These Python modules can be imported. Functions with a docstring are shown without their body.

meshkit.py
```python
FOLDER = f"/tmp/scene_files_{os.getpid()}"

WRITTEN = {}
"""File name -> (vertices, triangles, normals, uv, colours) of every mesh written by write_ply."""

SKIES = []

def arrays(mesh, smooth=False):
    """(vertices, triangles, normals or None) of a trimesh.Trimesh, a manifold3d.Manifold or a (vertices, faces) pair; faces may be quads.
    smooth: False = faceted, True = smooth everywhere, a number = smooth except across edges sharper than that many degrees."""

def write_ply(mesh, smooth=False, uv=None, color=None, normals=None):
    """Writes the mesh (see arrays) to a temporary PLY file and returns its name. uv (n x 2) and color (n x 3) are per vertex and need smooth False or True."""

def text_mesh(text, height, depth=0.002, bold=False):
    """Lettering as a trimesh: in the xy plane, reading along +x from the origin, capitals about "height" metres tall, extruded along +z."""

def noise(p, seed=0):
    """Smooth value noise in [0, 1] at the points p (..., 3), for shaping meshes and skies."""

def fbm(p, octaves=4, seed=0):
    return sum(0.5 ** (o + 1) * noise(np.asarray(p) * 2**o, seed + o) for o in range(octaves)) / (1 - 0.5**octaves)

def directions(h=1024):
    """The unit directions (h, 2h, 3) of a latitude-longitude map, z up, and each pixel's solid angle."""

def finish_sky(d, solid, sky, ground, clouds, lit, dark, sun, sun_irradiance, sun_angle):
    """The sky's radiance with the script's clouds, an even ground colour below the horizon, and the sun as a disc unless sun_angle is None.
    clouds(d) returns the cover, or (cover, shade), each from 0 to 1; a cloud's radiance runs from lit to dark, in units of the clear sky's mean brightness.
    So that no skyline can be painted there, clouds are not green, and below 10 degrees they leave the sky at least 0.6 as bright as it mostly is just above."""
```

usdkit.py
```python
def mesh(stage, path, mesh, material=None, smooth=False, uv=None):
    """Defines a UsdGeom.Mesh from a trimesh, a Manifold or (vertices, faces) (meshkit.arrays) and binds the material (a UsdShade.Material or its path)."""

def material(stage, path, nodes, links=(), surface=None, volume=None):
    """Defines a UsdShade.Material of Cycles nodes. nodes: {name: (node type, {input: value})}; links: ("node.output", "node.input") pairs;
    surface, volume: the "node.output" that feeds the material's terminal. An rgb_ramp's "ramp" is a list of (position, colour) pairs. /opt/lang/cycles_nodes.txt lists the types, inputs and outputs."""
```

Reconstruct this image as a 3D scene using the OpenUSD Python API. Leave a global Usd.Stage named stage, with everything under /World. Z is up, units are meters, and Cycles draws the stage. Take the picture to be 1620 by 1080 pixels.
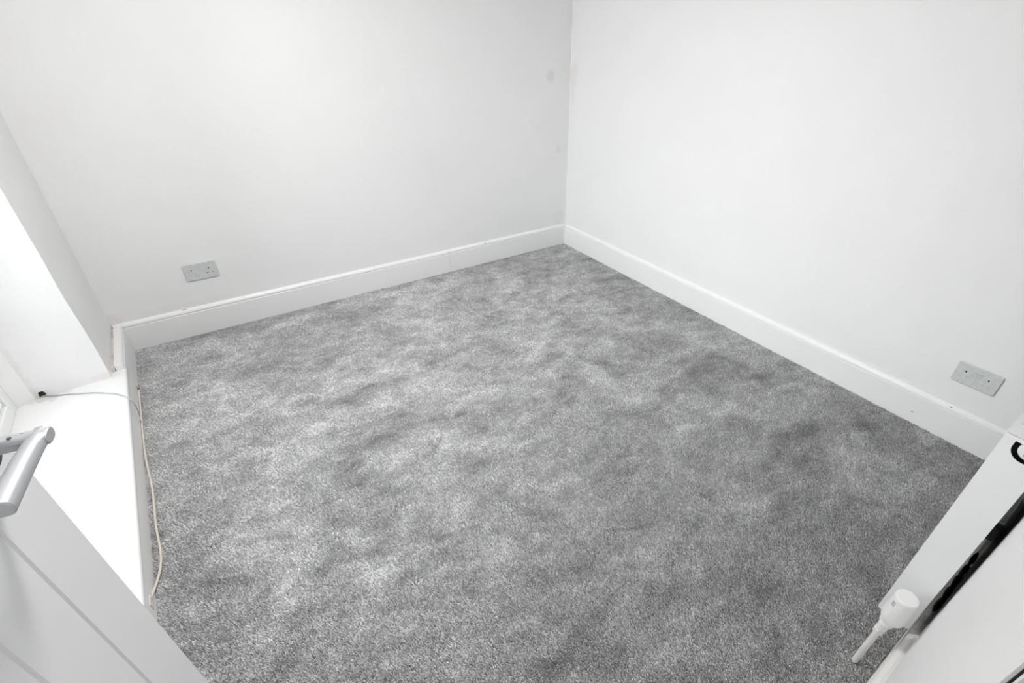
import math, random
import numpy as np
import trimesh
import manifold3d as m3
import usdkit, meshkit
from pxr import Usd, UsdGeom, UsdLux, UsdShade, Gf, Sdf, Vt

stage = Usd.Stage.CreateInMemory()
UsdGeom.SetStageUpAxis(stage, UsdGeom.Tokens.z)
UsdGeom.SetStageMetersPerUnit(stage, 1.0)
UsdGeom.Xform.Define(stage, '/World')
UsdGeom.Scope.Define(stage, '/World/Looks')
rng = np.random.default_rng(7)

# ------------------------------------------------------------------ camera
# origin: floor corner of the two far skirting faces; -x towards the window wall, -y towards the doorway
EYE = (-2.24207, -2.91375, 1.40725)
RIGHT, UP, BACK = (0.814054, -0.580543, 0.016907), (0.317204, 0.468801, 0.824383), (-0.486516, -0.665730, 0.565780)
FPX, PPX, PPY = 769.047, 60.003, 29.313
cam = UsdGeom.Camera.Define(stage, '/World/camera')
cam.AddTransformOp().Set(Gf.Matrix4d(*RIGHT, 0, *UP, 0, *BACK, 0, *EYE, 1))
cam.CreateHorizontalApertureAttr(36.0)
cam.CreateVerticalApertureAttr(24.0)
cam.CreateFocalLengthAttr(36.0 * FPX / 1620)
cam.CreateHorizontalApertureOffsetAttr(-36.0 * PPX / 1620)
cam.CreateVerticalApertureOffsetAttr(36.0 * PPY / 1620)
cam.CreateClippingRangeAttr(Gf.Vec2f(0.02, 500))
cam.CreateExposureAttr(0.06)

# ------------------------------------------------------------------ light: bright overcast daylight through the low window
dome = UsdLux.DomeLight.Define(stage, '/World/sky')
dome.CreateColorAttr(Gf.Vec3f(0.98, 0.975, 1.0))
dome.CreateIntensityAttr(1.85)
# added fill light below the ceiling, evens out the walls; no known source
FILL_XY = (-1.93, -1.45)
fill_disk = UsdLux.DiskLight.Define(stage, '/World/added_ceiling_fill')
fill_disk.AddTranslateOp().Set(Gf.Vec3d(FILL_XY[0], FILL_XY[1], 2.225))
fill_disk.CreateRadiusAttr(0.16)
fill_disk.CreateColorAttr(Gf.Vec3f(1.0, 0.985, 0.98))
fill_disk.CreateIntensityAttr(112.0)
HALL_FILL_XY = (-1.50, -3.60)  # second added fill light, unseen in the passage, brightens the door
hall_fill_disk = UsdLux.DiskLight.Define(stage, '/World/added_passage_fill')
hall_fill_disk.AddTranslateOp().Set(Gf.Vec3d(HALL_FILL_XY[0], HALL_FILL_XY[1], 2.225))
hall_fill_disk.CreateRadiusAttr(0.16)
hall_fill_disk.CreateColorAttr(Gf.Vec3f(1.0, 0.985, 0.98))
hall_fill_disk.CreateIntensityAttr(42.0)

# ------------------------------------------------------------------ helpers
used = {}
def path_for(name, parent=None):
    base = parent.GetPath().pathString if parent is not None else '/World'
    key = (base, name)
    n = used.get(key, 0)
    used[key] = n + 1
    return f'{base}/{name}' + (f'_{n:03d}' if n else '')

def info(prim, label=None, category=None, kind=None, group=None):
    for k, v in (('label', label), ('category', category), ('kind', kind), ('group', group)):
        if v:
            prim.SetCustomDataByKey(k, v)
    return prim

def obj(name, mesh, mat, parent=None, smooth=30, label=None, category=None, kind=None, group=None):
    if isinstance(mesh, (list, tuple)) and not isinstance(mesh[0], np.ndarray):
        mesh = trimesh.util.concatenate([tm(x) for x in mesh])
    p = usdkit.mesh(stage, path_for(name, parent), mesh, mat, smooth=smooth).GetPrim()
    return info(p, label, category, kind, group)

def thing(name, label=None, category=None, loc=(0, 0, 0), rotz=0.0, parent=None, kind=None, group=None):
    x = UsdGeom.Xform.Define(stage, path_for(name, parent))
    if any(loc):
        x.AddTranslateOp().Set(Gf.Vec3d(*loc))
    if rotz:
        x.AddRotateZOp().Set(rotz)
    return info(x.GetPrim(), label, category, kind, group)

def tm(x):
    if isinstance(x, m3.Manifold):
        m = x.to_mesh()
        return trimesh.Trimesh(m.vert_properties[:, :3], m.tri_verts, process=False)
    return x

def man(t):
    return m3.Manifold(m3.Mesh(np.asarray(t.vertices, np.float32), np.asarray(t.faces, np.uint32)))

def box(x0, x1, y0, y1, z0, z1):
    return m3.Manifold.cube([abs(x1 - x0), abs(y1 - y0), abs(z1 - z0)]).translate([min(x0, x1), min(y0, y1), min(z0, z1)])

def hull(pts):
    return m3.Manifold.hull_points(np.asarray(pts, float))

def cham(x0, x1, y0, y1, z0, z1, c=0.001):
    """box with chamfered edges"""
    pts = []
    for sx, x in ((1, min(x0, x1)), (-1, max(x0, x1))):
        for sy, y in ((1, min(y0, y1)), (-1, max(y0, y1))):
            for sz, z in ((1, min(z0, z1)), (-1, max(z0, z1))):
                pts += [(x, y + sy * c, z + sz * c), (x + sx * c, y, z + sz * c), (x + sx * c, y + sy * c, z)]
    return hull(pts)

def cyl(r, h, c=0.0, n=40, r2=None):
    """upright lathe from z=0 to h with chamfer c"""
    r2 = r if r2 is None else r2
    a = np.linspace(0, 2 * np.pi, n, endpoint=False)
    pts = []
    for rr, z in ((r - c, 0), (r, c), (r2, h - c), (r2 - c, h)):
        pts += [(rr * math.cos(t), rr * math.sin(t), z) for t in a]
    return hull(pts)

def lathe(prof, n=48):
    return trimesh.creation.revolve(np.array(prof, float), sections=n)

def orient(m, axis):
    """turn +z of a manifold to the given axis"""
    T = trimesh.geometry.align_vectors([0, 0, 1], axis)
    return m.transform(np.asarray(T)[:3, :4])

def tube(points, r, n=10, cap=True, resample=0):
    P = np.asarray(points, float)
    if resample:
        from scipy.interpolate import CubicSpline
        s = np.r_[0, np.cumsum(np.linalg.norm(np.diff(P, axis=0), axis=1))]
        P = CubicSpline(s, P)(np.linspace(0, s[-1], resample))
    T = np.gradient(P, axis=0)
    T /= np.linalg.norm(T, axis=1, keepdims=True)
    nrm = np.cross(T[0], [0, 0, 1.0])
    if np.linalg.norm(nrm) < 1e-6:
        nrm = np.array([1.0, 0, 0])
    V, a = [], np.linspace(0, 2 * np.pi, n, endpoint=False)
    rr = np.broadcast_to(r, len(P))
    for p, t, q in zip(P, T, rr):
        nrm = nrm - t * (nrm @ t)
        nrm /= np.linalg.norm(nrm)
        b = np.cross(t, nrm)
        V.append(p + q * (np.cos(a)[:, None] * nrm + np.sin(a)[:, None] * b))
    V = np.vstack(V)
    F = []
    k = len(P)
    for i in range(k - 1):
        for j in range(n):
            A, B = i * n + j, i * n + (j + 1) % n
            F += [(A, B, B + n), (A, B + n, A + n)]
    if cap:
        V = np.vstack([V, P[:1], P[-1:]])
        for j in range(n):
            F += [(k * n, (j + 1) % n, j), (k * n + 1, (k - 1) * n + j, (k - 1) * n + (j + 1) % n)]
    return trimesh.Trimesh(V, np.array(F), process=False)

def extrude_profile(prof, a, b, mitre_a=0.0, mitre_b=0.0):
    """skirting: prof is [(out, z)] with out measured from the wall into the room; run from point a to b (xy); the room lies to the left of a->b.
    mitre: extra length at each end per metre of out (negative = shorter on the room side)."""
    a, b = np.array(a, float), np.array(b, float)
    d = (b - a) / np.linalg.norm(b - a)
    nrm = np.array([-d[1], d[0]])
    P = np.array(prof, float)
    A = np.c_[a + P[:, :1] * nrm - d * (P[:, :1] * mitre_a), P[:, 1]]
    B = np.c_[b + P[:, :1] * nrm + d * (P[:, :1] * mitre_b), P[:, 1]]
    n = len(P)
    V = np.vstack([A, B])
    F = []
    for i in range(n):
        j = (i + 1) % n
        F += [(i, n + i, n + j), (i, n + j, j)]
    from shapely.geometry import Polygon
    tv, tf = trimesh.creation.triangulate_polygon(Polygon(P), engine='earcut')
    idx = [int(np.argmin(((P - q) ** 2).sum(1))) for q in tv]
    for t in tf:
        i, j, k = (idx[q] for q in t)
        F += [(i, j, k), (n + k, n + j, n + i)]
    m = trimesh.Trimesh(V, np.array(F), process=False)
    trimesh.repair.fix_normals(m)
    return m

# ------------------------------------------------------------------ materials
def mat(name, nodes, links, surface='p.BSDF'):
    return usdkit.material(stage, '/World/Looks/' + name, nodes, links, surface=surface)

def plain(name, col, rough=0.5, metal=0.0, bump=None, **kw):
    nodes = {'p': ('principled_bsdf', dict(base_color=col, roughness=rough, metallic=metal, **kw))}
    links = []
    if bump:
        sc, st, dist = bump
        nodes['g'] = ('geometry', {})
        nodes['n'] = ('noise_texture', dict(scale=sc, detail=4.0, roughness=0.55))
        nodes['b'] = ('bump', dict(strength=st, distance=dist))
        links += [('g.position', 'n.vector'), ('n.fac', 'b.height'), ('b.normal', 'p.normal')]
    return mat(name, nodes, links)

def painted(name, col, rough, stains=(), bump=(26.0, 0.25, 0.004), tone=0.025, patch=2.2):
    """painted surface: a little tonal mottling, roller relief, and local stains [(xyz, radius, colour, strength)]"""
    c = np.array(col)
    N = {'g': ('geometry', {}),
         'n1': ('noise_texture', dict(scale=patch, detail=4.0, roughness=0.6)),
         'r1': ('rgb_ramp', {'ramp': [(0.3, tuple(c * (1 - tone))), (0.7, tuple(c))]}),
         'nb': ('noise_texture', dict(scale=bump[0], detail=5.0, roughness=0.6)),
         'nl': ('noise_texture', dict(scale=3.0, detail=2.0)),
         'ad': ('math', dict(math_type='multiply_add', value2=4.0)),
         'b': ('bump', dict(strength=bump[1], distance=bump[2])),
         'ns': ('noise_texture', dict(scale=24.0, detail=5.0, roughness=0.7)),
         'p': ('principled_bsdf', dict(roughness=rough))}
    L = [('g.position', 'n1.vector'), ('n1.fac', 'r1.fac'), ('g.position', 'nb.vector'), ('g.position', 'nl.vector'), ('nl.fac', 'ad.value1'),
         ('nb.fac', 'ad.value3'), ('ad.value', 'b.height'), ('b.normal', 'p.normal'), ('g.position', 'ns.vector')]
    last = 'r1.color'
    for i, (xyz, rad, scol, k) in enumerate(stains):
        rx = np.broadcast_to(rad, 3)
        N[f'd{i}'] = ('vector_math', dict(math_type='subtract', vector2=xyz))
        N[f's{i}'] = ('vector_math', dict(math_type='divide', vector2=tuple(map(float, rx))))
        N[f'l{i}'] = ('vector_math', dict(math_type='length'))
        N[f'a{i}'] = ('math', dict(math_type='multiply_add', value2=1.6, value3=-0.8))
        N[f't{i}'] = ('math', dict(math_type='add'))
        N[f'm{i}'] = ('map_range', dict(range_type='smoothstep', from_min=0.35, from_max=1.05, to_min=float(k), to_max=0.0, clamp=True))
        N[f'x{i}'] = ('mix_color', dict(blend_type='mix', b=scol))
        L += [('g.position', f'd{i}.vector1'), (f'd{i}.vector', f's{i}.vector1'), (f's{i}.vector', f'l{i}.vector1'), ('ns.fac', f'a{i}.value1'), (f'l{i}.value', f't{i}.value1'),
              (f'a{i}.value', f't{i}.value2'), (f't{i}.value', f'm{i}.value'), (f'm{i}.result', f'x{i}.fac'), (last, f'x{i}.a')]
        last = f'x{i}.result'
    L.append((last, 'p.base_color'))
    return mat(name, N, L)

WALLC = (0.885, 0.883, 0.883)
BEIGE, PINK, GREY = (0.70, 0.60, 0.50), (0.74, 0.60, 0.55), (0.55, 0.55, 0.54)
M_back = painted('emulsion_back', WALLC, 0.62, [
    ((-0.141, 0.018, 1.145), (0.035, 0.2, 0.05), BEIGE, 0.30), ((-0.066, 0.018, 0.70), (0.02, 0.2, 0.035), BEIGE, 0.22),
    ((-0.05, 0.018, 0.21), (0.07, 0.2, 0.07), BEIGE, 0.14), ((-2.432, 0.018, 0.17), (0.22, 0.2, 0.03), PINK, 0.12),
    ((-2.76, 0.018, 0.17), (0.05, 0.2, 0.05), PINK, 0.3)])
M_right = painted('emulsion_right', WALLC, 0.62, [((0.018, -0.02, 1.15), (0.2, 0.05, 0.09), PINK, 0.20), ((0.018, -0.02, 1.03), (0.2, 0.02, 0.06), GREY, 0.15)])
M_left = painted('emulsion_window_wall', WALLC, 0.62, [((-2.785, -0.445, 0.14), (0.08, 0.10, 0.03), PINK, 0.25), ((-3.02, -0.47, 0.14), (0.05, 0.06, 0.05), GREY, 0.35), ((-3.02, -0.47, 0.35), (0.02, 0.02, 0.3), GREY, 0.18)], bump=(18.0, 0.35, 0.006))
M_ceil = painted('emulsion_ceiling', (0.88, 0.88, 0.88), 0.7)
M_gloss = painted('gloss_trim', (0.85, 0.85, 0.845), 0.28, [], bump=(60.0, 0.10, 0.002), tone=0.015)
M_skirt = painted('satin_skirting', (0.90, 0.90, 0.898), 0.34, [], bump=(50.0, 0.15, 0.002), tone=0.02)
M_sill = painted('gloss_sill', (0.87, 0.87, 0.87), 0.25, [((-3.0, -0.47, 0.13), (0.09, 0.06, 0.05), (0.5, 0.45, 0.4), 0.5)], bump=(30.0, 0.08, 0.002), tone=0.01)
M_filler = painted('rough_filler', (0.80, 0.76, 0.73), 0.8, [((-2.765, -0.08, 0.15), (0.03, 0.05, 0.03), (0.55, 0.42, 0.36), 0.6), ((-2.765, -0.3, 0.14), (0.03, 0.03, 0.03), (0.6, 0.5, 0.45), 0.5)], bump=(90.0, 0.9, 0.006), tone=0.12, patch=40.0)
M_door = painted('door_paint', (0.90, 0.905, 0.91), 0.38, [], bump=(40.0, 0.08, 0.002), tone=0.01)
M_upvc = plain('upvc', (0.86, 0.87, 0.86), 0.25)
M_rad = plain('radiator_enamel', (0.86, 0.87, 0.87), 0.22)
M_plastic = plain('white_plastic', (0.86, 0.86, 0.85), 0.35)
M_pipe = plain('painted_pipe', (0.84, 0.82, 0.80), 0.3)
M_dark = plain('dark_void', (0.015, 0.013, 0.014), 0.8)
M_rubber = plain('dark_grey_mark', (0.16, 0.16, 0.17), 0.6)
M_greymark = plain('grey_print', (0.30, 0.31, 0.32), 0.6)
M_satin = plain('satin_nickel', (0.56, 0.57, 0.585), 0.48, metal=0.6, bump=(300.0, 0.03, 0.0005))
M_olive = plain('grey_bracket', (0.34, 0.35, 0.33), 0.6)
M_rose = plain('dark_bronze_rose', (0.10, 0.09, 0.11), 0.4, metal=0.7)
M_cream = plain('cream_pvc', (0.72, 0.66, 0.55), 0.45)
M_copper = plain('frayed_copper', (0.25, 0.15, 0.08), 0.5)
M_silver = plain('silvered_wire', (0.50, 0.53, 0.58), 0.3, metal=0.5)
M_chip = plain('chipped_paint', (0.33, 0.31, 0.29), 0.8)
M_plate = painted('socket_plate_grey', (0.70, 0.715, 0.715), 0.4, [], bump=(90.0, 0.5, 0.004), tone=0.14, patch=75.0)
M_socket = painted('socket_insert_grey', (0.74, 0.75, 0.75), 0.35, [], bump=(120.0, 0.4, 0.003), tone=0.2, patch=90.0)
M_outside = plain('paving_outside', (0.35, 0.35, 0.33), 0.9)
M_glass = mat('window_glass', {'t': ('transparent_bsdf', {'color': (0.96, 0.98, 0.97)}), 'g': ('glossy_bsdf', {'color': (1, 1, 1), 'roughness': 0.02}), 'f': ('fresnel', {'IOR': 1.45}), 'm': ('mix_closure', {})},
              [('f.fac', 'm.fac'), ('t.BSDF', 'm.closure1'), ('g.BSDF', 'm.closure2')], surface='m.closure')

# the near wall: white emulsion that stops raggedly behind the radiator's near end; a near-black band beyond it, then bare grey plaster
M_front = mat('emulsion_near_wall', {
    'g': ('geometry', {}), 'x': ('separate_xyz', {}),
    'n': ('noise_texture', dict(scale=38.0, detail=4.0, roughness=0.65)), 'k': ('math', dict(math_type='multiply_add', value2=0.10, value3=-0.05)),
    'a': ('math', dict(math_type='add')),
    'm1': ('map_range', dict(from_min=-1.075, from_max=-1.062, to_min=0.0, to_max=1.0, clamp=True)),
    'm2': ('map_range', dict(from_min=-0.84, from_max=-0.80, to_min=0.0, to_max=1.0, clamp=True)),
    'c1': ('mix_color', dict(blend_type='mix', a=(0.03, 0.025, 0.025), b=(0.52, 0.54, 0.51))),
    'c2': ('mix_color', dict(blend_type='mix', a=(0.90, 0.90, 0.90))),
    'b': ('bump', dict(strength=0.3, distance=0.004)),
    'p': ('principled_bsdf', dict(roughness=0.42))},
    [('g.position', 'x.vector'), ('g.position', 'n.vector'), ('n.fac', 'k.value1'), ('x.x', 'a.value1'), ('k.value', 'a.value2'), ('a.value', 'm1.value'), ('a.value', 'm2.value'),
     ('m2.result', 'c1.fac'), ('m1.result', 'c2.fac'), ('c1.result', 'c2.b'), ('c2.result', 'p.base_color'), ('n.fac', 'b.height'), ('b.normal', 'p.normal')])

# carpet: every tuft its own tone, patches where the pile has been brushed over, two faint hoover lines
def carpet_nodes(island):
    N = {'g': ('geometry', {}), 'xyz': ('separate_xyz', {}),
         'mp': ('mapping', dict(scale=(1.0, 1.45, 1.0), rotation=(0, 0, 0.5))),
         'n1': ('noise_texture', dict(scale=3.0, detail=8.0, roughness=0.68, distortion=0.8)),
         'n2': ('noise_texture', dict(scale=10.0, detail=6.0, roughness=0.72, distortion=0.3)),
         'n3': ('noise_texture', dict(scale=130.0, detail=3.0, roughness=0.7)),
         'r3': ('rgb_ramp', {'ramp': [(0.32, (0.62,) * 3), (0.5, (0.97,) * 3), (0.68, (1.42,) * 3)]}),
         'm3': ('mix_color', dict(blend_type='multiply', fac=1.0, use_clamp=False)),
         'm': ('mix_float', dict(fac=0.45)),
         'r': ('rgb_ramp', {'ramp': [(0.37, (0.52,) * 3), (0.46, (0.84,) * 3), (0.54, (1.10,) * 3), (0.63, (1.40,) * 3)]}),
         't': ('rgb_ramp', {'ramp': [(0.0, (0.46, 0.46, 0.465)), (0.3, (0.68, 0.68, 0.685)), (0.7, (0.90, 0.90, 0.90)), (1.0, (1.25, 1.24, 1.23))]}),
         'mu': ('mix_color', dict(blend_type='multiply', fac=1.0, use_clamp=False)),
         'sc': ('mix_color', dict(blend_type='multiply', fac=1.0, b=(CARPET,) * 3, use_clamp=False)),
         'p': ('principled_bsdf', dict(roughness=0.55, specular_ior_level=0.7, sheen_weight=SHEEN, sheen_roughness=0.45, sheen_tint=(1, 1, 1)))}
    L = [('g.position', 'mp.vector'), ('mp.vector', 'n1.vector'), ('mp.vector', 'n2.vector'), ('n1.fac', 'm.a'), ('n2.fac', 'm.b'), ('m.result', 'r.fac'),
         ('r.color', 'mu.a'), ('t.color', 'mu.b'), ('mu.result', 'm3.a'), ('mp.vector', 'n3.vector'), ('n3.fac', 'r3.fac'), ('r3.color', 'm3.b'), ('m3.result', 'sc.a'), ('g.position', 'xyz.vector')]
    if island:
        N['tone'] = ('attribute', dict(attribute='tone'))
        L.append(('tone.fac', 't.fac'))
    else:
        N['w'] = ('noise_texture', dict(scale=260.0, detail=2.0))
        L += [('g.position', 'w.vector'), ('w.fac', 't.fac')]
    last = 'sc.result'
    for i, (x0, slope, y0, y1, hw) in enumerate(((-0.745, 0.0, -0.72, -0.06, 0.006), (-1.18, -0.112, -0.74, -0.13, 0.006), (-0.70, 0.155, -1.36, -0.9, 0.009))):
        N[f'li{i}'] = ('math', dict(math_type='multiply_add', value2=-slope, value3=-x0))   # -x0 - slope*y
        N[f'lx{i}'] = ('math', dict(math_type='add'))
        N[f'la{i}'] = ('math', dict(math_type='absolute'))
        N[f'lm{i}'] = ('map_range', dict(range_type='smoothstep', from_min=hw * 0.4, from_max=hw * 1.3, to_min=(0.22, 0.22, 0.10)[i], to_max=0.0, clamp=True))
        N[f'lc{i}'] = ('math', dict(math_type='compare', value2=(y0 + y1) / 2, value3=(y1 - y0) / 2))
        N[f'lp{i}'] = ('math', dict(math_type='multiply'))
        N[f'lo{i}'] = ('mix_color', dict(blend_type='mix', b=(CARPET * 1.5,) * 3))
        L += [('xyz.y', f'li{i}.value1'), ('xyz.x', f'lx{i}.value1'), (f'li{i}.value', f'lx{i}.value2'), (f'lx{i}.value', f'la{i}.value1'), (f'la{i}.value', f'lm{i}.value'), ('xyz.y', f'lc{i}.value1'),
              (f'lm{i}.result', f'lp{i}.value1'), (f'lc{i}.value', f'lp{i}.value2'), (f'lp{i}.value', f'lo{i}.fac'), (last, f'lo{i}.a')]
        last = f'lo{i}.result'
    L.append((last, 'p.base_color'))
    return N, L
CARPET, SHEEN = 0.75, 0.6
M_pile = mat('carpet_pile', *carpet_nodes(True))
M_back_cloth = plain('carpet_backing', (0.22, 0.22, 0.22), 0.95)

# ------------------------------------------------------------------ the room
YN, YH = -2.964, -4.15           # near wall's face, far side of the hall behind it
CEIL = 2.32
obj('floor', box(-3.4, 0.3, YH - 0.2, 0.2, -0.15, -0.0072), M_back_cloth, label='grey carpeted floor of the small empty room', category='floor', kind='structure')
obj('ceiling', box(-3.4, 0.3, YH - 0.2, 0.2, CEIL, CEIL + 0.15), M_ceil, label='flat white ceiling above the empty room', category='ceiling', kind='structure')
obj('wall_back', box(-3.4, 0.3, 0.018, 0.2, 0, CEIL), M_back, label='plain white painted wall with the socket near the window', category='wall', kind='structure')
obj('wall_right', box(0.018, 0.25, YH - 0.2, 0.2, 0, CEIL), M_right, label='plain white painted wall ending behind the radiator', category='wall', kind='structure')

# window wall: thick, leaning a little, splayed opening down to the sill
SILL = 0.13
def lean(z): return -2.790 + 0.033 * z
slab = hull([(-3.3, y, z) for y in (YH - 0.2, 0.1) for z in (0, CEIL)] + [(lean(z) + (0.02 if y < -2 else 0), y, z) for y in (YH - 0.2, 0.1) for z in (0, CEIL)])
ZT = 1.85
far = [(lean(SILL), -0.462, SILL - 0.02), (lean(0.53), -0.512, 0.53), (lean(0.93), -0.534, 0.93), (lean(ZT), -0.56, ZT)]
near = [(lean(SILL) + .02, -2.52, SILL - 0.02), (lean(ZT) + .02, -2.50, ZT)]
def opening():
    prof = []
    F = np.array(far)
    rows = []
    for x, y, z in far:
        d = np.array([x + 3.027, y + 0.478])
        yi, yo = y, -0.478
        yn = -2.52
        ex = 0.2
        k = (y + 0.478) / (x + 3.027)
        rows.append([(-3.027, yo, z), (x + ex, y + k * ex, z), (x + ex, yn - 0.02, z), (-3.027, yn + 0.07, z)])
    parts = []
    for a, b in zip(rows[:-1], rows[1:]):
        parts.append(hull(a + b))
    op = parts[0]
    for q in parts[1:]:
        op = op + q
    return op + box(-3.5, -3.02, -2.46, -0.478, SILL - 0.02, ZT)
wl = slab - opening()
obj('wall_left', wl, M_left, smooth=20, label='thick white window wall with a deep splayed window recess', category='wall', kind='structure')

# near wall with the doorway
DX0, DX1 = -2.70, -1.958
wn = box(-3.3, 0.3, YN - 0.12, YN, 0, CEIL) - box(DX0, DX1, YN - 0.2, YN + 0.1, -0.1, 2.02)
wnt = tm(wn)
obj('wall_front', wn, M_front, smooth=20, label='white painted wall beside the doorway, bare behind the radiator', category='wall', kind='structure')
obj('wall_rear', box(-3.4, 0.3, YH - 0.2, YH, 0, CEIL), M_ceil, label='white wall across the passage behind the doorway', category='wall', kind='structure')

# skirting boards
SK = [(-0.03, -0.007), (0.0, -0.007), (0.0, 0.1275), (-0.0012, 0.1292), (-0.0058, 0.1298), (-0.0058, 0.1332), (-0.0020, 0.1350), (-0.0022, 0.1400), (-0.0050, 0.1462), (-0.0100, 0.1520), (-0.0145, 0.1545), (-0.03, 0.1550)]
# back: two lengths butted at x=-0.975
def sk(a, b, ma=0, mb=0, prof=SK): return extrude_profile(prof, a, b, ma, mb)
B = thing('baseboard_back', 'white moulded skirting board along the wall with the left socket', 'skirting board', kind='structure')
obj('board', sk((0.02, 0.0), (-0.9745, 0.0)), M_skirt, B, smooth=25)
obj('board', sk((-0.9755, 0.0006), (-2.78, 0.0006), 0, 0), M_skirt, B, smooth=25)
B = thing('baseboard_right', 'white moulded skirting board along the wall with the right socket', 'skirting board', kind='structure')
obj('board', sk((0.0, -2.95), (0.0, 0.0)), M_skirt, B, smooth=25)
B = thing('baseboard_left', 'white skirting board under the window sill, beside the cream cable', 'skirting board', kind='structure')
L0, L1 = (-2.7447, 0.0), (-2.6915, -2.68)
obj('board', sk(L0, (-2.7365, -0.412)), M_skirt, B, smooth=25)
SKL = [(-0.03, -0.007), (0.0, -0.007), (0.0, 0.112), (-0.03, 0.112)]
obj('board', sk((-2.7365, -0.412), L1, prof=SKL), M_skirt, B, smooth=25)
B = thing('baseboard_front', 'white skirting board below the radiator, smeared with dirt', 'skirting board', kind='structure')
M_dirty = painted('dirty_skirting', (0.82, 0.80, 0.78), 0.4, [((-0.95, -2.95, 0.14), (0.2, 0.05, 0.03), (0.25, 0.22, 0.2), 0.75)], bump=(60.0, 0.4, 0.003), tone=0.06, patch=14.0)
obj('board', sk((-1.86, -2.943), (0.0, -2.943)), M_dirty, B, smooth=25)

# ------------------------------------------------------------------ window: sill, frame, panes
W = thing('window_1', 'white framed window set low in the recess above a glossy sill', 'window', kind='structure')
def sill_board():
    fx = lambda y: -2.733 + (y + 0.405) * (-0.036 / 1.318)
    out = [(fx(-0.405), -0.405), (-2.81, -0.433), (-3.0, -0.455), (-3.12, -0.455), (-3.12, -2.50), (-2.85, -2.56), (fx(-2.56), -2.56)]
    parts, r = [], 0.009
    from shapely.geometry import Polygon
    P = Polygon(out)
    layers = []
    for dz, ins in ((0.0, 0.004), (0.003, 0.0012), (0.007, 0.0), (0.015, 0.0), (0.020, 0.0016), (0.0225, 0.0045), (0.0235, 0.008)):
        q = P.buffer(-ins, join_style=2) if ins else P
        layers.append([(x, y, SILL - 0.0235 + dz) for x, y in list(q.exterior.coords)[:-1]])
    m = None
    # convex apart from the horn: split there
    def clip(f):
        h = None
        for a, b in zip(layers[:-1], layers[1:]):
            k = hull([p for p in a + b if f(p)])
            h = k if h is None else h + k
        return h
    big = None
    for a, b in zip(layers[:-1], layers[1:]):
        k = hull(a + b)
        big = k if big is None else big + k
    return big
obj('sill', sill_board(), M_sill, W, smooth=40, label='glossy white window sill')
FX = -3.079
obj('trim', hull([(x, y, z) for z in (SILL, ZT) for x, y in ((-3.027, -0.45), (-3.027, -0.4785), (FX, -0.506), (FX - 0.05, -0.506), (FX - 0.05, -0.45))]), M_gloss, W, smooth=False)
Y0, Y1, YM = -0.506, -2.44, -1.47
def member(a0, a1, z0, z1): return [cham(FX - 0.065, FX, a0, a1, z0, z1, 0.003)]
def bead(a0, a1, z0, z1): return cham(FX - 0.05, FX - 0.010, a0, a1, z0, z1, 0.006)
for a0, a1 in ((Y0, Y0 - 0.052), (Y1 + 0.052, Y1), (YM + 0.03, YM - 0.03)):
    obj('stile', member(a0, a1, SILL, ZT), M_upvc, W, smooth=20)
for z0, z1 in ((SILL, SILL + 0.052), (ZT - 0.052, ZT)):
    obj('rail', member(Y0 - 0.0525, Y1 + 0.0525, z0, z1), M_upvc, W, smooth=20)
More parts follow.
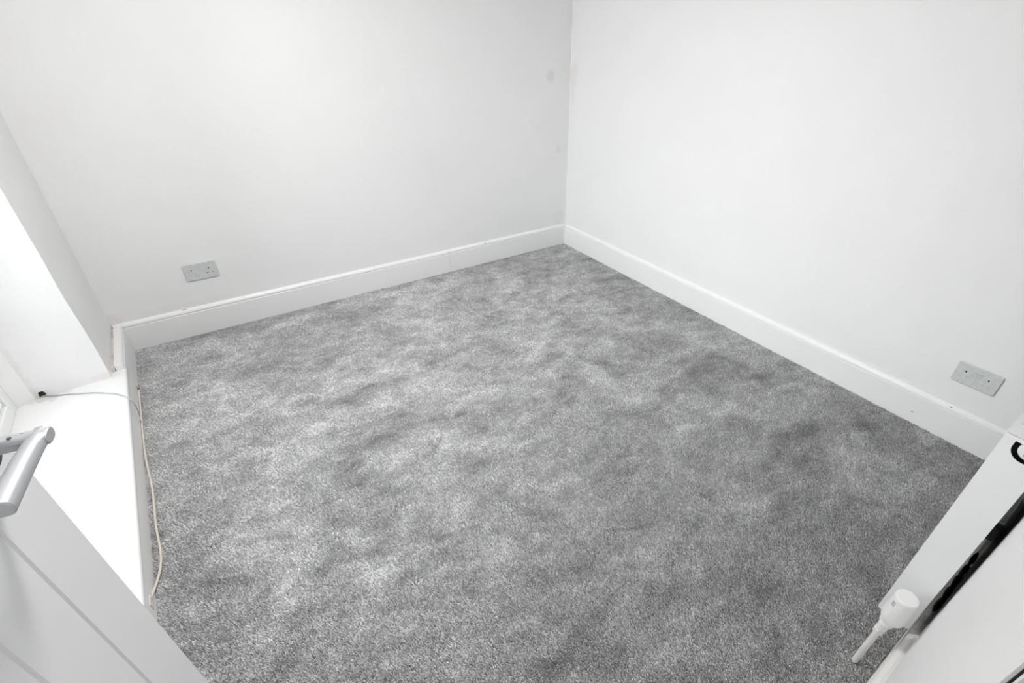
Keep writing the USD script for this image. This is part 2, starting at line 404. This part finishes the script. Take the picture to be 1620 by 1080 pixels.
for a0, a1 in ((Y0 - 0.052, YM + 0.03), (YM - 0.03, Y1 + 0.052)):
    z0, z1 = SILL + 0.052, ZT - 0.052
    obj('glazing_bead', [bead(a0, a0 - 0.018, z0, z1), bead(a1 + 0.018, a1, z0, z1), bead(a0 - 0.018, a1 + 0.018, z0, z0 + 0.018), bead(a0 - 0.018, a1 + 0.018, z1 - 0.018, z1)], M_upvc, W, smooth=20)
    obj('pane', box(FX - 0.036, FX - 0.032, a0 - 0.01, a1 + 0.01, z0 + 0.01, z1 - 0.01), M_glass, W, smooth=False)
obj('paving_outside', box(-14, -3.45, -14, 12, -0.5, -0.35), M_outside, label='grey paving outside the window', category='paving', kind='structure')

# cable hole knocked in the corner of the recess, rough filler between skirting and pier
def rough(mesh, amp, scale, seed, edge=0.004):
    t = tm(mesh)
    t = t.subdivide_to_size(edge)
    n = np.stack([meshkit.fbm(t.vertices * scale + 17 * k, 3, seed + k) - 0.5 for k in range(3)], 1)
    t.vertices = t.vertices + amp * n
    return t
FB = thing('trim_1', 'rough dirty filler strip between the skirting and the window pier', 'filler', kind='structure')
obj('filler', rough(box(-2.800, -2.768, -0.005, -0.412, 0.125, 0.1435), 0.011, 70.0, 3), M_filler, FB, smooth=True)
hole = thing('cable_hole', 'small dark hole in the recess corner where the thin wire comes in', 'hole', kind='structure')
obj('void', rough(hull([(-3.012, -0.4765, 0.140), (-2.990, -0.474, 0.142), (-2.993, -0.470, 0.160), (-3.010, -0.474, 0.158), (-3.008, -0.49, 0.144), (-2.992, -0.487, 0.144), (-3.0, -0.482, 0.157)]), 0.004, 160.0, 5, 0.003), M_dark, hole, smooth=False)
obj('crumbled_edge', rough(hull([(-3.027, -0.472, 0.129), (-2.975, -0.463, 0.129), (-3.022, -0.495, 0.129), (-2.985, -0.487, 0.129), (-3.01, -0.478, 0.1405), (-2.992, -0.476, 0.1395)]), 0.008, 140.0, 8, 0.003), M_filler, hole, smooth=False)

# ------------------------------------------------------------------ door, opened into the room, seen from its passage side
D = thing('door_1', 'white boarded door standing open, with a satin lever handle', 'door', (-2.5247, -2.182, 0.0), -8.45, kind='structure')
BW, TH = 0.1035, 0.036
v = 0.0035
for k in range(8):
    a, b = -k * BW, -(k + 1) * BW if k < 7 else -0.80
    g0, g1 = (0.0015 if k == 0 else v), v
    pts = []
    for z in (0.012, 1.98):
        pts += [(-TH, a, z), (-TH, b, z), (-g0, a, z), (-0.0, a - g0, z), (-0.0, b + g1, z), (-g1, b, z)]
    obj('board', hull(pts), M_door, D, smooth=False)
Hd = thing('lever_handle', 'satin metal lever handle', None, parent=D)
HY, HZ = -0.050, 1.007
def loft(secs, n=28, p=2.6):
    """secs: (centre, axis_u, axis_v, ru, rv); superellipse sections skinned"""
    a = np.linspace(0, 2 * np.pi, n, endpoint=False)
    ca, sa = np.cos(a), np.sin(a)
    su, sv = np.sign(ca) * np.abs(ca) ** (2 / p), np.sign(sa) * np.abs(sa) ** (2 / p)
    V = np.vstack([np.array(c) + ru * su[:, None] * np.array(u) + rv * sv[:, None] * np.array(w) for c, u, w, ru, rv in secs])
    F, k = [], len(secs)
    for i in range(k - 1):
        for j in range(n):
            A, B = i * n + j, i * n + (j + 1) % n
            F += [(A, B, B + n), (A, B + n, A + n)]
    V = np.vstack([V, [secs[0][0]], [secs[-1][0]]])
    for j in range(n):
        F += [(k * n, (j + 1) % n, j), (k * n + 1, (k - 1) * n + j, (k - 1) * n + (j + 1) % n)]
    m = trimesh.Trimesh(V, np.array(F), process=False)
    trimesh.repair.fix_normals(m)
    return m
obj('rose', orient(cyl(0.029, 0.009, 0.0025), (1, 0, 0)).translate([0.0, HY, HZ]), M_rose, Hd)
X, Y, Z = (1, 0, 0), (0, 1, 0), (0, 0, 1)
neck = man(loft([((0.004, HY, HZ), Y, Z, 0.0105, 0.0105), ((0.012, HY, HZ), Y, Z, 0.0095, 0.0095), ((0.030, HY, HZ), Y, Z, 0.0095, 0.009), ((0.046, HY - 0.001, HZ), Y, Z, 0.0105, 0.0085), ((0.0555, HY - 0.002, HZ), Y, Z, 0.0115, 0.008), ((0.0655, HY - 0.0015, HZ), Y, Z, 0.0118, 0.0075), ((0.0665, HY - 0.0015, HZ), Y, Z, 0.0105, 0.0065)]))
grip = man(loft([((0.0575, HY + 0.0105, HZ), X, Z, 0.0075, 0.0065), ((0.0575, HY + 0.0095, HZ), X, Z, 0.009, 0.0078), ((0.056, HY - 0.004, HZ), X, Z, 0.0095, 0.0085), ((0.0545, HY - 0.020, HZ), X, Z, 0.0100, 0.0092), ((0.0535, HY - 0.045, HZ), X, Z, 0.0108, 0.0098), ((0.0535, HY - 0.075, HZ), X, Z, 0.0112, 0.0100), ((0.0540, HY - 0.105, HZ), X, Z, 0.0112, 0.0100), ((0.0545, HY - 0.1145, HZ), X, Z, 0.0110, 0.0098), ((0.0545, HY - 0.116, HZ), X, Z, 0.0096, 0.0086)], p=2.3))
obj('lever', neck + grip, M_satin, Hd, smooth=35)
obj('grub_screw', cyl(0.0022, 0.003, 0.0004, 16).translate([0.034, HY - 0.003, HZ + 0.0070]), M_rubber, Hd)
obj('screw', cyl(0.0016, 0.0025, 0.0004, 16).translate([0.044, HY + 0.003, HZ + 0.0070]), M_upvc, Hd)

# door frame on the right of the doorway
T = thing('trim_2', 'white door lining at the latch side of the doorway', 'door lining', kind='structure')
obj('lining', cham(DX1 - 0.003, DX1 + 0.02, -3.085, YN - 0.0030, 0.0, 2.03, 0.0008), M_gloss, T, smooth=False)
obj('shadow_gap', box(DX1 - 0.0006, DX1 + 0.02, YN - 0.0032, YN - 0.0018, 0.0, 2.03), M_dark, T, smooth=False)

# ------------------------------------------------------------------ radiator on the near wall, seen from its valve end
Rd = thing('radiator', 'white panel radiator on the near wall with a thermostatic valve at its end', 'radiator')
RX0, RX1, RF, RB, RZ0, RZ1 = -1.120, -0.22, -2.866, -2.9395, 0.160, 0.7765
from shapely.geometry import Polygon, Point, box as sbox
from shapely.ops import unary_union
def side_panel(x, sgn):
    r = 0.006
    outer = sbox(RB, RZ0, RF, RZ1).buffer(-r).buffer(r)
    hole = unary_union([Point(-2.911, 0.7600).buffer(0.0262, 32), sbox(-2.937, 0.760, -2.885, 0.7725)])
    pl = trimesh.creation.extrude_polygon(outer.difference(hole), 0.0014, engine='earcut')
    # local (u=y, v=z, w) -> world
    pl.apply_transform(np.array([[0, 0, 1, x], [1, 0, 0, 0], [0, 1, 0, 0], [0, 0, 0, 1.0]]))
    fl = [box(x + 0.0002, x + sgn * 0.014, RF - 0.0012, RF, RZ0 + r, RZ1 - r), box(x + 0.0002, x + sgn * 0.014, RB, RB + 0.0012, RZ0 + r, RZ1 - r)]
    return [pl] + fl
obj('side_panel', side_panel(RX0, 1), M_rad, Rd, smooth=30)
obj('side_panel', side_panel(RX1, -1), M_rad, Rd, smooth=30)
def fluted():
    xs, P = np.arange(RX0 + 0.004, RX1 - 0.004, 0.0333), []
    f = box(RX0 + 0.003, RX1 - 0.003, -2.8795, -2.8705, RZ0 + 0.004, RZ1 - 0.008)
    for x in xs[:-1]:
        f = f + cham(x + 0.006, x + 0.028, -2.8745, -2.8665, RZ0 + 0.03, RZ1 - 0.035, 0.0035)
    return f
obj('front_panel', fluted(), M_rad, Rd, smooth=20)
obj('back_panel', box(RX0 + 0.03, RX1 - 0.03, -2.933, -2.926, RZ0 + 0.012, RZ1 - 0.02), M_rad, Rd, smooth=False)
zz = [box(x, x + 0.0012, -2.926, -2.8795, RZ0 + 0.06, RZ1 - 0.06) for x in np.arange(RX0 + 0.05, RX1 - 0.04, 0.025)]
obj('convector_fins', zz, M_rad, Rd, smooth=False, kind='stuff')
slots = [sbox(x, -2.9300, x + 0.0036, -2.8752) for x in np.arange(-1.0700, RX1 - 0.04, 0.0098)]
top = sbox(RX0 - 0.0012, RB - 0.0005, RX1 + 0.0012, RF + 0.0008).buffer(-0.004).buffer(0.004).difference(unary_union(slots))
gt = trimesh.creation.extrude_polygon(top, 0.0016, engine='earcut')
gt.apply_translation([0, 0, RZ1 + 0.0055])
obj('top_grille', [gt, box(RX0 - 0.0012, RX0 + 0.0002, RB, RF, RZ1 - 0.0035, RZ1 + 0.0062), box(RX1 - 0.0002, RX1 + 0.0012, RB, RF, RZ1 - 0.0035, RZ1 + 0.0062),
                   box(RX0, RX1, RF - 0.0004, RF + 0.0008, RZ1 - 0.0035, RZ1 + 0.0062), box(RX0, RX1, RB - 0.0004, RB + 0.0006, RZ1 - 0.0035, RZ1 + 0.0062)], M_rad, Rd, smooth=20)
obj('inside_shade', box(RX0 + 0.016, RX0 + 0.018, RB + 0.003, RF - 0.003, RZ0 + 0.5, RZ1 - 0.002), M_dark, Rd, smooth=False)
pg = thing('end_plug', 'round white blanking plug', None, parent=Rd)
obj('plug', [orient(cyl(0.0195, 0.010, 0.003), (-1, 0, 0)).translate([RX0 + 0.009, -2.913, 0.7615])], M_plastic, pg)
obj('hex_ring', lathe([(0.0032, 0), (0.0032, 0.0012), (0.0052, 0.0012), (0.0052, 0.0), (0.0032, 0)], 24).apply_transform(trimesh.geometry.align_vectors([0, 0, 1], [-1, 0, 0])).apply_translation([RX0 - 0.0012, -2.911, 0.7545]), M_greymark, pg)
for x in (RX0 + 0.42, RX1 - 0.13):
    for z in (RZ0 + 0.05, RZ1 - 0.12):
        obj('wall_bracket', box(x, x + 0.03, YN + 0.0005, RB + 0.009, z, z + 0.05), M_olive, Rd, smooth=False)
for k, (x, z, q) in enumerate(((-0.98, 0.162, 0.016), (-0.93, 0.172, 0.020), (-0.88, 0.180, 0.017), (-0.83, 0.176, 0.018), (-0.78, 0.190, 0.014))):
    t = rough(trimesh.creation.icosphere(3, 1.0), 0.9, 1.7, 60 + k, 2.0)
    t.vertices *= (0.03, 0.006, q)
    t.apply_translation((x, -2.957, z))
    obj('dirt_clump', t, M_dark, stage.GetPrimAtPath('/World/baseboard_front'), smooth=True)
# thermostatic valve
V = thing('thermostatic_valve', 'white thermostatic radiator valve', None, parent=Rd)
VX, VY = -1.187, -2.898
obj('valve_head', lathe([(0, 0.2325), (0.0235, 0.2325), (0.0240, 0.2332), (0.0240, 0.2352), (0.0225, 0.2355), (0.0225, 0.2366), (0.0258, 0.2369), (0.0268, 0.2405), (0.0271, 0.250), (0.0268, 0.275), (0.0257, 0.300), (0.0248, 0.3175), (0.0238, 0.3215), (0.0220, 0.3235), (0.018, 0.3240), (0, 0.3242)]).apply_translation([VX, VY - 0.006, 0]), M_plastic, V, smooth=35)
obj('collar', lathe([(0, 0.200), (0.0125, 0.200), (0.0140, 0.2025), (0.0140, 0.206), (0.0160, 0.2075), (0.0160, 0.2110), (0.0145, 0.2120), (0.0145, 0.2150), (0.0180, 0.2165), (0.0180, 0.2326), (0, 0.2326)]).apply_translation([VX, VY - 0.003, 0]), M_plastic, V, smooth=30)
obj('valve_body', [lathe([(0, 0.176), (0.0095, 0.176), (0.0120, 0.180), (0.0120, 0.196), (0.0105, 0.201), (0, 0.201)]).apply_translation([VX, VY - 0.001, 0]),
                   orient(cyl(0.0095, 0.030, 0.001), (1, 0, 0)).translate([VX, VY, 0.187]), orient(cyl(0.0135, 0.022, 0.002, 6), (1, 0, 0)).translate([VX + 0.024, VY, 0.187]), orient(cyl(0.0085, 0.055, 0.001), (1, 0, 0)).translate([VX + 0.03, VY, 0.187])], M_pipe, V, smooth=30)
obj('union_nut', cyl(0.0125, 0.017, 0.002, 6).translate([VX, VY, 0.160]), M_pipe, V, smooth=20)
a0 = math.radians(180 - 33)
bars = []
for k in (-1, 0, 1):
    a = a0 + k * 0.11
    bars.append(orient(cham(-0.0005, 0.0005, -0.0055, 0.0055, -0.0004, 0.0006, 0.0002), (1, 0, 0)).transform(np.array([[1, 0, 0, 0], [0, 1, 0, 0], [0, 0, 1, 0.0]])))
bars = [box(0.0235, 0.0261, -0.0006, 0.0006, 0.293, 0.308).rotate([0, 0, math.degrees(a0 + k * 0.12)]).translate([VX, VY - 0.006, 0]) for k in (-1, 0, 1)]
obj('setting_mark', bars, M_greymark, V, smooth=False)
obj('pipe', tube([(VX, VY, 0.165), (VX, VY + 0.0005, 0.09), (VX, VY + 0.001, 0.005)], 0.0078, 20, resample=12), M_pipe, V, smooth=30)

# ------------------------------------------------------------------ double sockets
def socket(label, loc, rotz, dark):
    S = thing('double_socket', label, 'socket', loc, rotz, group=None)
    w, h = 0.146, 0.086
    pl = cham(0, w, -0.0085, 0, 0, h, 0.0022)
    holes, ins = None, []
    U = {'earth': ((0.2335, 0.615), (0.754, 0.61)), 'pin': ((0.152, 0.36), (0.309, 0.36), (0.676, 0.34), (0.834, 0.34))}
    k = 0
    for nm, (hw, hh) in (('earth', (0.0021, 0.0041)), ('pin', (0.0033, 0.0021))):
        for u, q in U[nm]:
            x, z = u * w, q * h
            b = box(x - hw, x + hw, -0.02, -0.004, z - hh, z + hh)
            pl = pl - b
            ins.append((nm, x, z, hw, hh, dark[k])); k += 1
    rk = [(0.452 * w, 0.63 * h), (0.560 * w, 0.63 * h)]
    for x, z in rk:
        pl = pl - box(x - 0.0055, x + 0.0055, -0.02, -0.005, z - 0.0105, z + 0.0105)
    obj('face_plate', pl, M_plate, S, smooth=20)
    for nm, x, z, hw, hh, dk in ins:
        obj('earth_slot' if nm == 'earth' else 'pin_slot', box(x - hw, x + hw, -0.0062 if not dk else -0.0045, -0.002, z - hh, z + hh), M_dark if dk else M_socket, S, smooth=False)
    for x, z in rk:
        obj('rocker_switch', hull([(x + sx * 0.005, y, z + sz * 0.0098) for sx in (-1, 1) for sz in (-1, 1) for y in (-0.004, -0.0102 if sz > 0 else -0.0086)]), M_socket, S, smooth=False)
    for u in (0.065, 0.935):
        obj('screw', orient(cyl(0.0034, 0.0016, 0.0006, 20), (0, -1, 0)).translate([u * w, -0.0078, 0.5 * h]), M_socket, S)
    return S
socket('grey double socket on the wall left of the far corner, near the window', (-2.415, 0.0182, 0.2957), 0, [1, 1, 0, 0, 1, 1])
socket('grey double socket on the right wall above the skirting near the radiator', (0.0178, -2.5779, 0.2607), -90, [1, 1, 0, 0, 0, 0])

# chips and knocks in the skirting
for nm, c, ax in (('paint_chip', (-0.695, 0.0035, 0.1435), 'y'), ('paint_chip', (-2.478, 0.012, 0.1540), 'z'), ('paint_chip', (-0.0002, -2.526, 0.051), 'x'), ('paint_chip', (0.0055, -2.632, 0.1475), 'x')):
    pp = rough(trimesh.creation.icosphere(2, 1.0), 0.5, 1.3, int(abs(c[0] * 1000)) + 2, 2.0)
    pp.vertices *= {'y': (0.005, 0.0025, 0.003), 'z': (0.012, 0.003, 0.0012), 'x': (0.0012, 0.005, 0.0022)}[ax]
    pp.apply_translation(c)
    par = stage.GetPrimAtPath('/World/baseboard_back' if c[1] > -1 else '/World/baseboard_right')
    obj(nm, pp, M_chip, par, smooth=True)

# ------------------------------------------------------------------ made-up fittings around the two added fill lights
for (lx, ly), lb in ((FILL_XY, 'added round white fitting of the fill light above the carpet'), (HALL_FILL_XY, 'added round white fitting of the fill light in the passage behind the doorway')):
    CLt = thing('added_fill_fitting', lb, 'ceiling light')
    obj('base', cyl(0.19, 0.05, 0.006, 64).translate([lx, ly, CEIL - 0.0505]), M_plastic, CLt)
    obj('rim', lathe([(0.17, 0), (0.19, 0), (0.192, 0.02), (0.19, 0.042), (0.17, 0.042), (0.17, 0.0)], 64).apply_translation([lx, ly, CEIL - 0.092]), M_plastic, CLt)

# ------------------------------------------------------------------ cables by the window
face = lambda y: -2.7447 + 0.0532 / 2.68 * (-y)
K = thing('cable', 'cream cable lying on the carpet along the skirting under the sill', 'cable')
cz = 0.0100
cp = [(face(-0.425) + 0.0045, -0.425, cz + 0.004), (face(-0.6) + 0.0045, -0.6, cz + 0.002), (face(-0.775) + 0.0045, -0.775, cz), (face(-0.87) + 0.006, -0.87, cz), (-2.718, -0.95, cz), (-2.706, -1.094, cz), (-2.701, -1.22, cz),
      (-2.698, -1.346, cz), (-2.692, -1.43, cz), (-2.691, -1.49, cz + 0.001), (-2.697, -1.550, cz + 0.006), (face(-1.60) + 0.004, -1.60, 0.020), (face(-1.645) - 0.004, -1.645, 0.034)]
obj('sheath', tube(cp, 0.0036, 12, resample=140), M_cream, K, smooth=True)
obj('frayed_end', [tube([(face(-0.425) + 0.0045 + dx, -0.426, cz + 0.004), (face(-0.4) + 0.004 + 2 * dx, -0.405, cz + 0.005 + dz), (face(-0.4) + 0.004 + 3 * dx, -0.388, cz + 0.007 + 2 * dz)], 0.0011, 6, resample=6) for dx, dz in ((0.0, 0.0), (0.0018, 0.002), (-0.0016, 0.003), (0.001, -0.002))], M_copper, K, smooth=True)
obj('clip', orient(cyl(0.0046, 0.010, 0.0008, 16), (0.02, -1, 0)).translate([face(-0.775) + 0.0045, -0.77, cz]), M_cream, K)
obj('patch', rough(cham(face(-1.64) - 0.004, face(-1.64) + 0.0025, -1.675, -1.635, 0.022, 0.048, 0.0015), 0.005, 120.0, 31), M_filler, stage.GetPrimAtPath('/World/baseboard_left'), smooth=True)
T2 = thing('thin_wire', 'thin silvery wire running across the sill and over its edge', 'wire')
sz = SILL + 0.0026
wp = [(-3.003, -0.479, 0.148), (-2.985, -0.486, 0.137), (-2.941, -0.502, sz), (-2.89, -0.528, sz), (-2.837, -0.557, sz), (-2.80, -0.585, sz), (-2.764, -0.618, sz), (-2.742, -0.648, sz), (-2.7245, -0.672, SILL - 0.002), (-2.716, -0.684, 0.105), (-2.717, -0.690, 0.065), (-2.720, -0.692, 0.040)]
obj('strand', tube(wp, 0.0024, 8, resample=90), M_silver, T2, smooth=True)
obj('white_tip', tube([(-2.7197, -0.692, 0.043), (-2.721, -0.693, 0.028), (-2.7215, -0.694, 0.0135)], [0.0028, 0.0036, 0.0026], 10), M_plastic, T2, smooth=True)

# ------------------------------------------------------------------ carpet pile: tufts in patches of 0.25 m, laid all over the floor
PILE = (-0.0032, 0.0038)        # the way the pile lies, metres of lean per tuft
PS, PSY, ST = 0.25, 0.2452, 0.0030
def patch(seed):
    r = np.random.default_rng(seed)
    n = int(round(PS / ST))
    gx, gy = np.meshgrid((np.arange(n) + 0.5) * PS / n, (np.arange(n) + 0.5) * PSY / n)
    c = np.stack([gx.ravel(), gy.ravel()], 1) + r.uniform(-0.42, 0.42, (n * n, 2)) * ST
    k = len(c)
    lean = r.normal(0, 0.0016, (k, 2)) + np.array(PILE)
    h = r.uniform(0.0070, 0.0115, k)
    rad = r.uniform(0.0020, 0.0027, k)
    a = r.uniform(0, 2 * np.pi, k)[:, None] + np.array([0, 2, 4]) * np.pi / 3
    lo = np.concatenate([c[:, None, :] + rad[:, None, None] * np.stack([np.cos(a), np.sin(a)], 2), np.full((k, 3, 1), -0.007)], 2)
    hi = np.concatenate([c[:, None, :] + lean[:, None, :] + 0.55 * rad[:, None, None] * np.stack([np.cos(a + 0.5), np.sin(a + 0.5)], 2), (h - 0.007)[:, None, None] + r.uniform(-0.0008, 0.0008, (k, 3, 1))], 2)
    Vv = np.concatenate([lo, hi], 1).reshape(-1, 3)
    f = np.array([(0, 1, 4), (0, 4, 3), (1, 2, 5), (1, 5, 4), (2, 0, 3), (2, 3, 5), (3, 4, 5)])
    F = (np.arange(k)[:, None, None] * 6 + f).reshape(-1, 3)
    return Vv, F, np.repeat(r.uniform(0, 1, k), 6)
pi = UsdGeom.PointInstancer.Define(stage, '/World/carpet')
info(pi.GetPrim(), 'mottled grey cut pile carpet covering the whole floor', 'carpet', 'stuff')
protos = []
for k in range(4):
    Vv, F, tone = patch(100 + k)
    pm = usdkit.mesh(stage, f'/World/carpet/tuft_patch' + (f'_{k:03d}' if k else ''), (Vv, F), M_pile, smooth=False)
    UsdGeom.PrimvarsAPI(pm).CreatePrimvar('tone', Sdf.ValueTypeNames.FloatArray, 'vertex').Set(Vt.FloatArray.FromNumpy(tone.astype(np.float32)))
    protos.append(pm.GetPath())
pi.CreatePrototypesRel().SetTargets(protos)
pos, idx, ori = [], [], []
rr = random.Random(3)
quarter = [((0, 0), 0)]
for i in range(11):
    for j in range(12):
        x, y = -(i + 1) * PS, -(j + 1) * PSY
        (ox, oy), q = quarter[0]
        pos.append(Gf.Vec3f(x + ox, y + oy, 0.0))
        idx.append(rr.randrange(4))
        h = math.radians(q) / 2
        ori.append(Gf.Quath(math.cos(h), 0, 0, math.sin(h)))
pi.CreatePositionsAttr(pos)
pi.CreateProtoIndicesAttr(idx)
pi.CreateOrientationsAttr(ori)
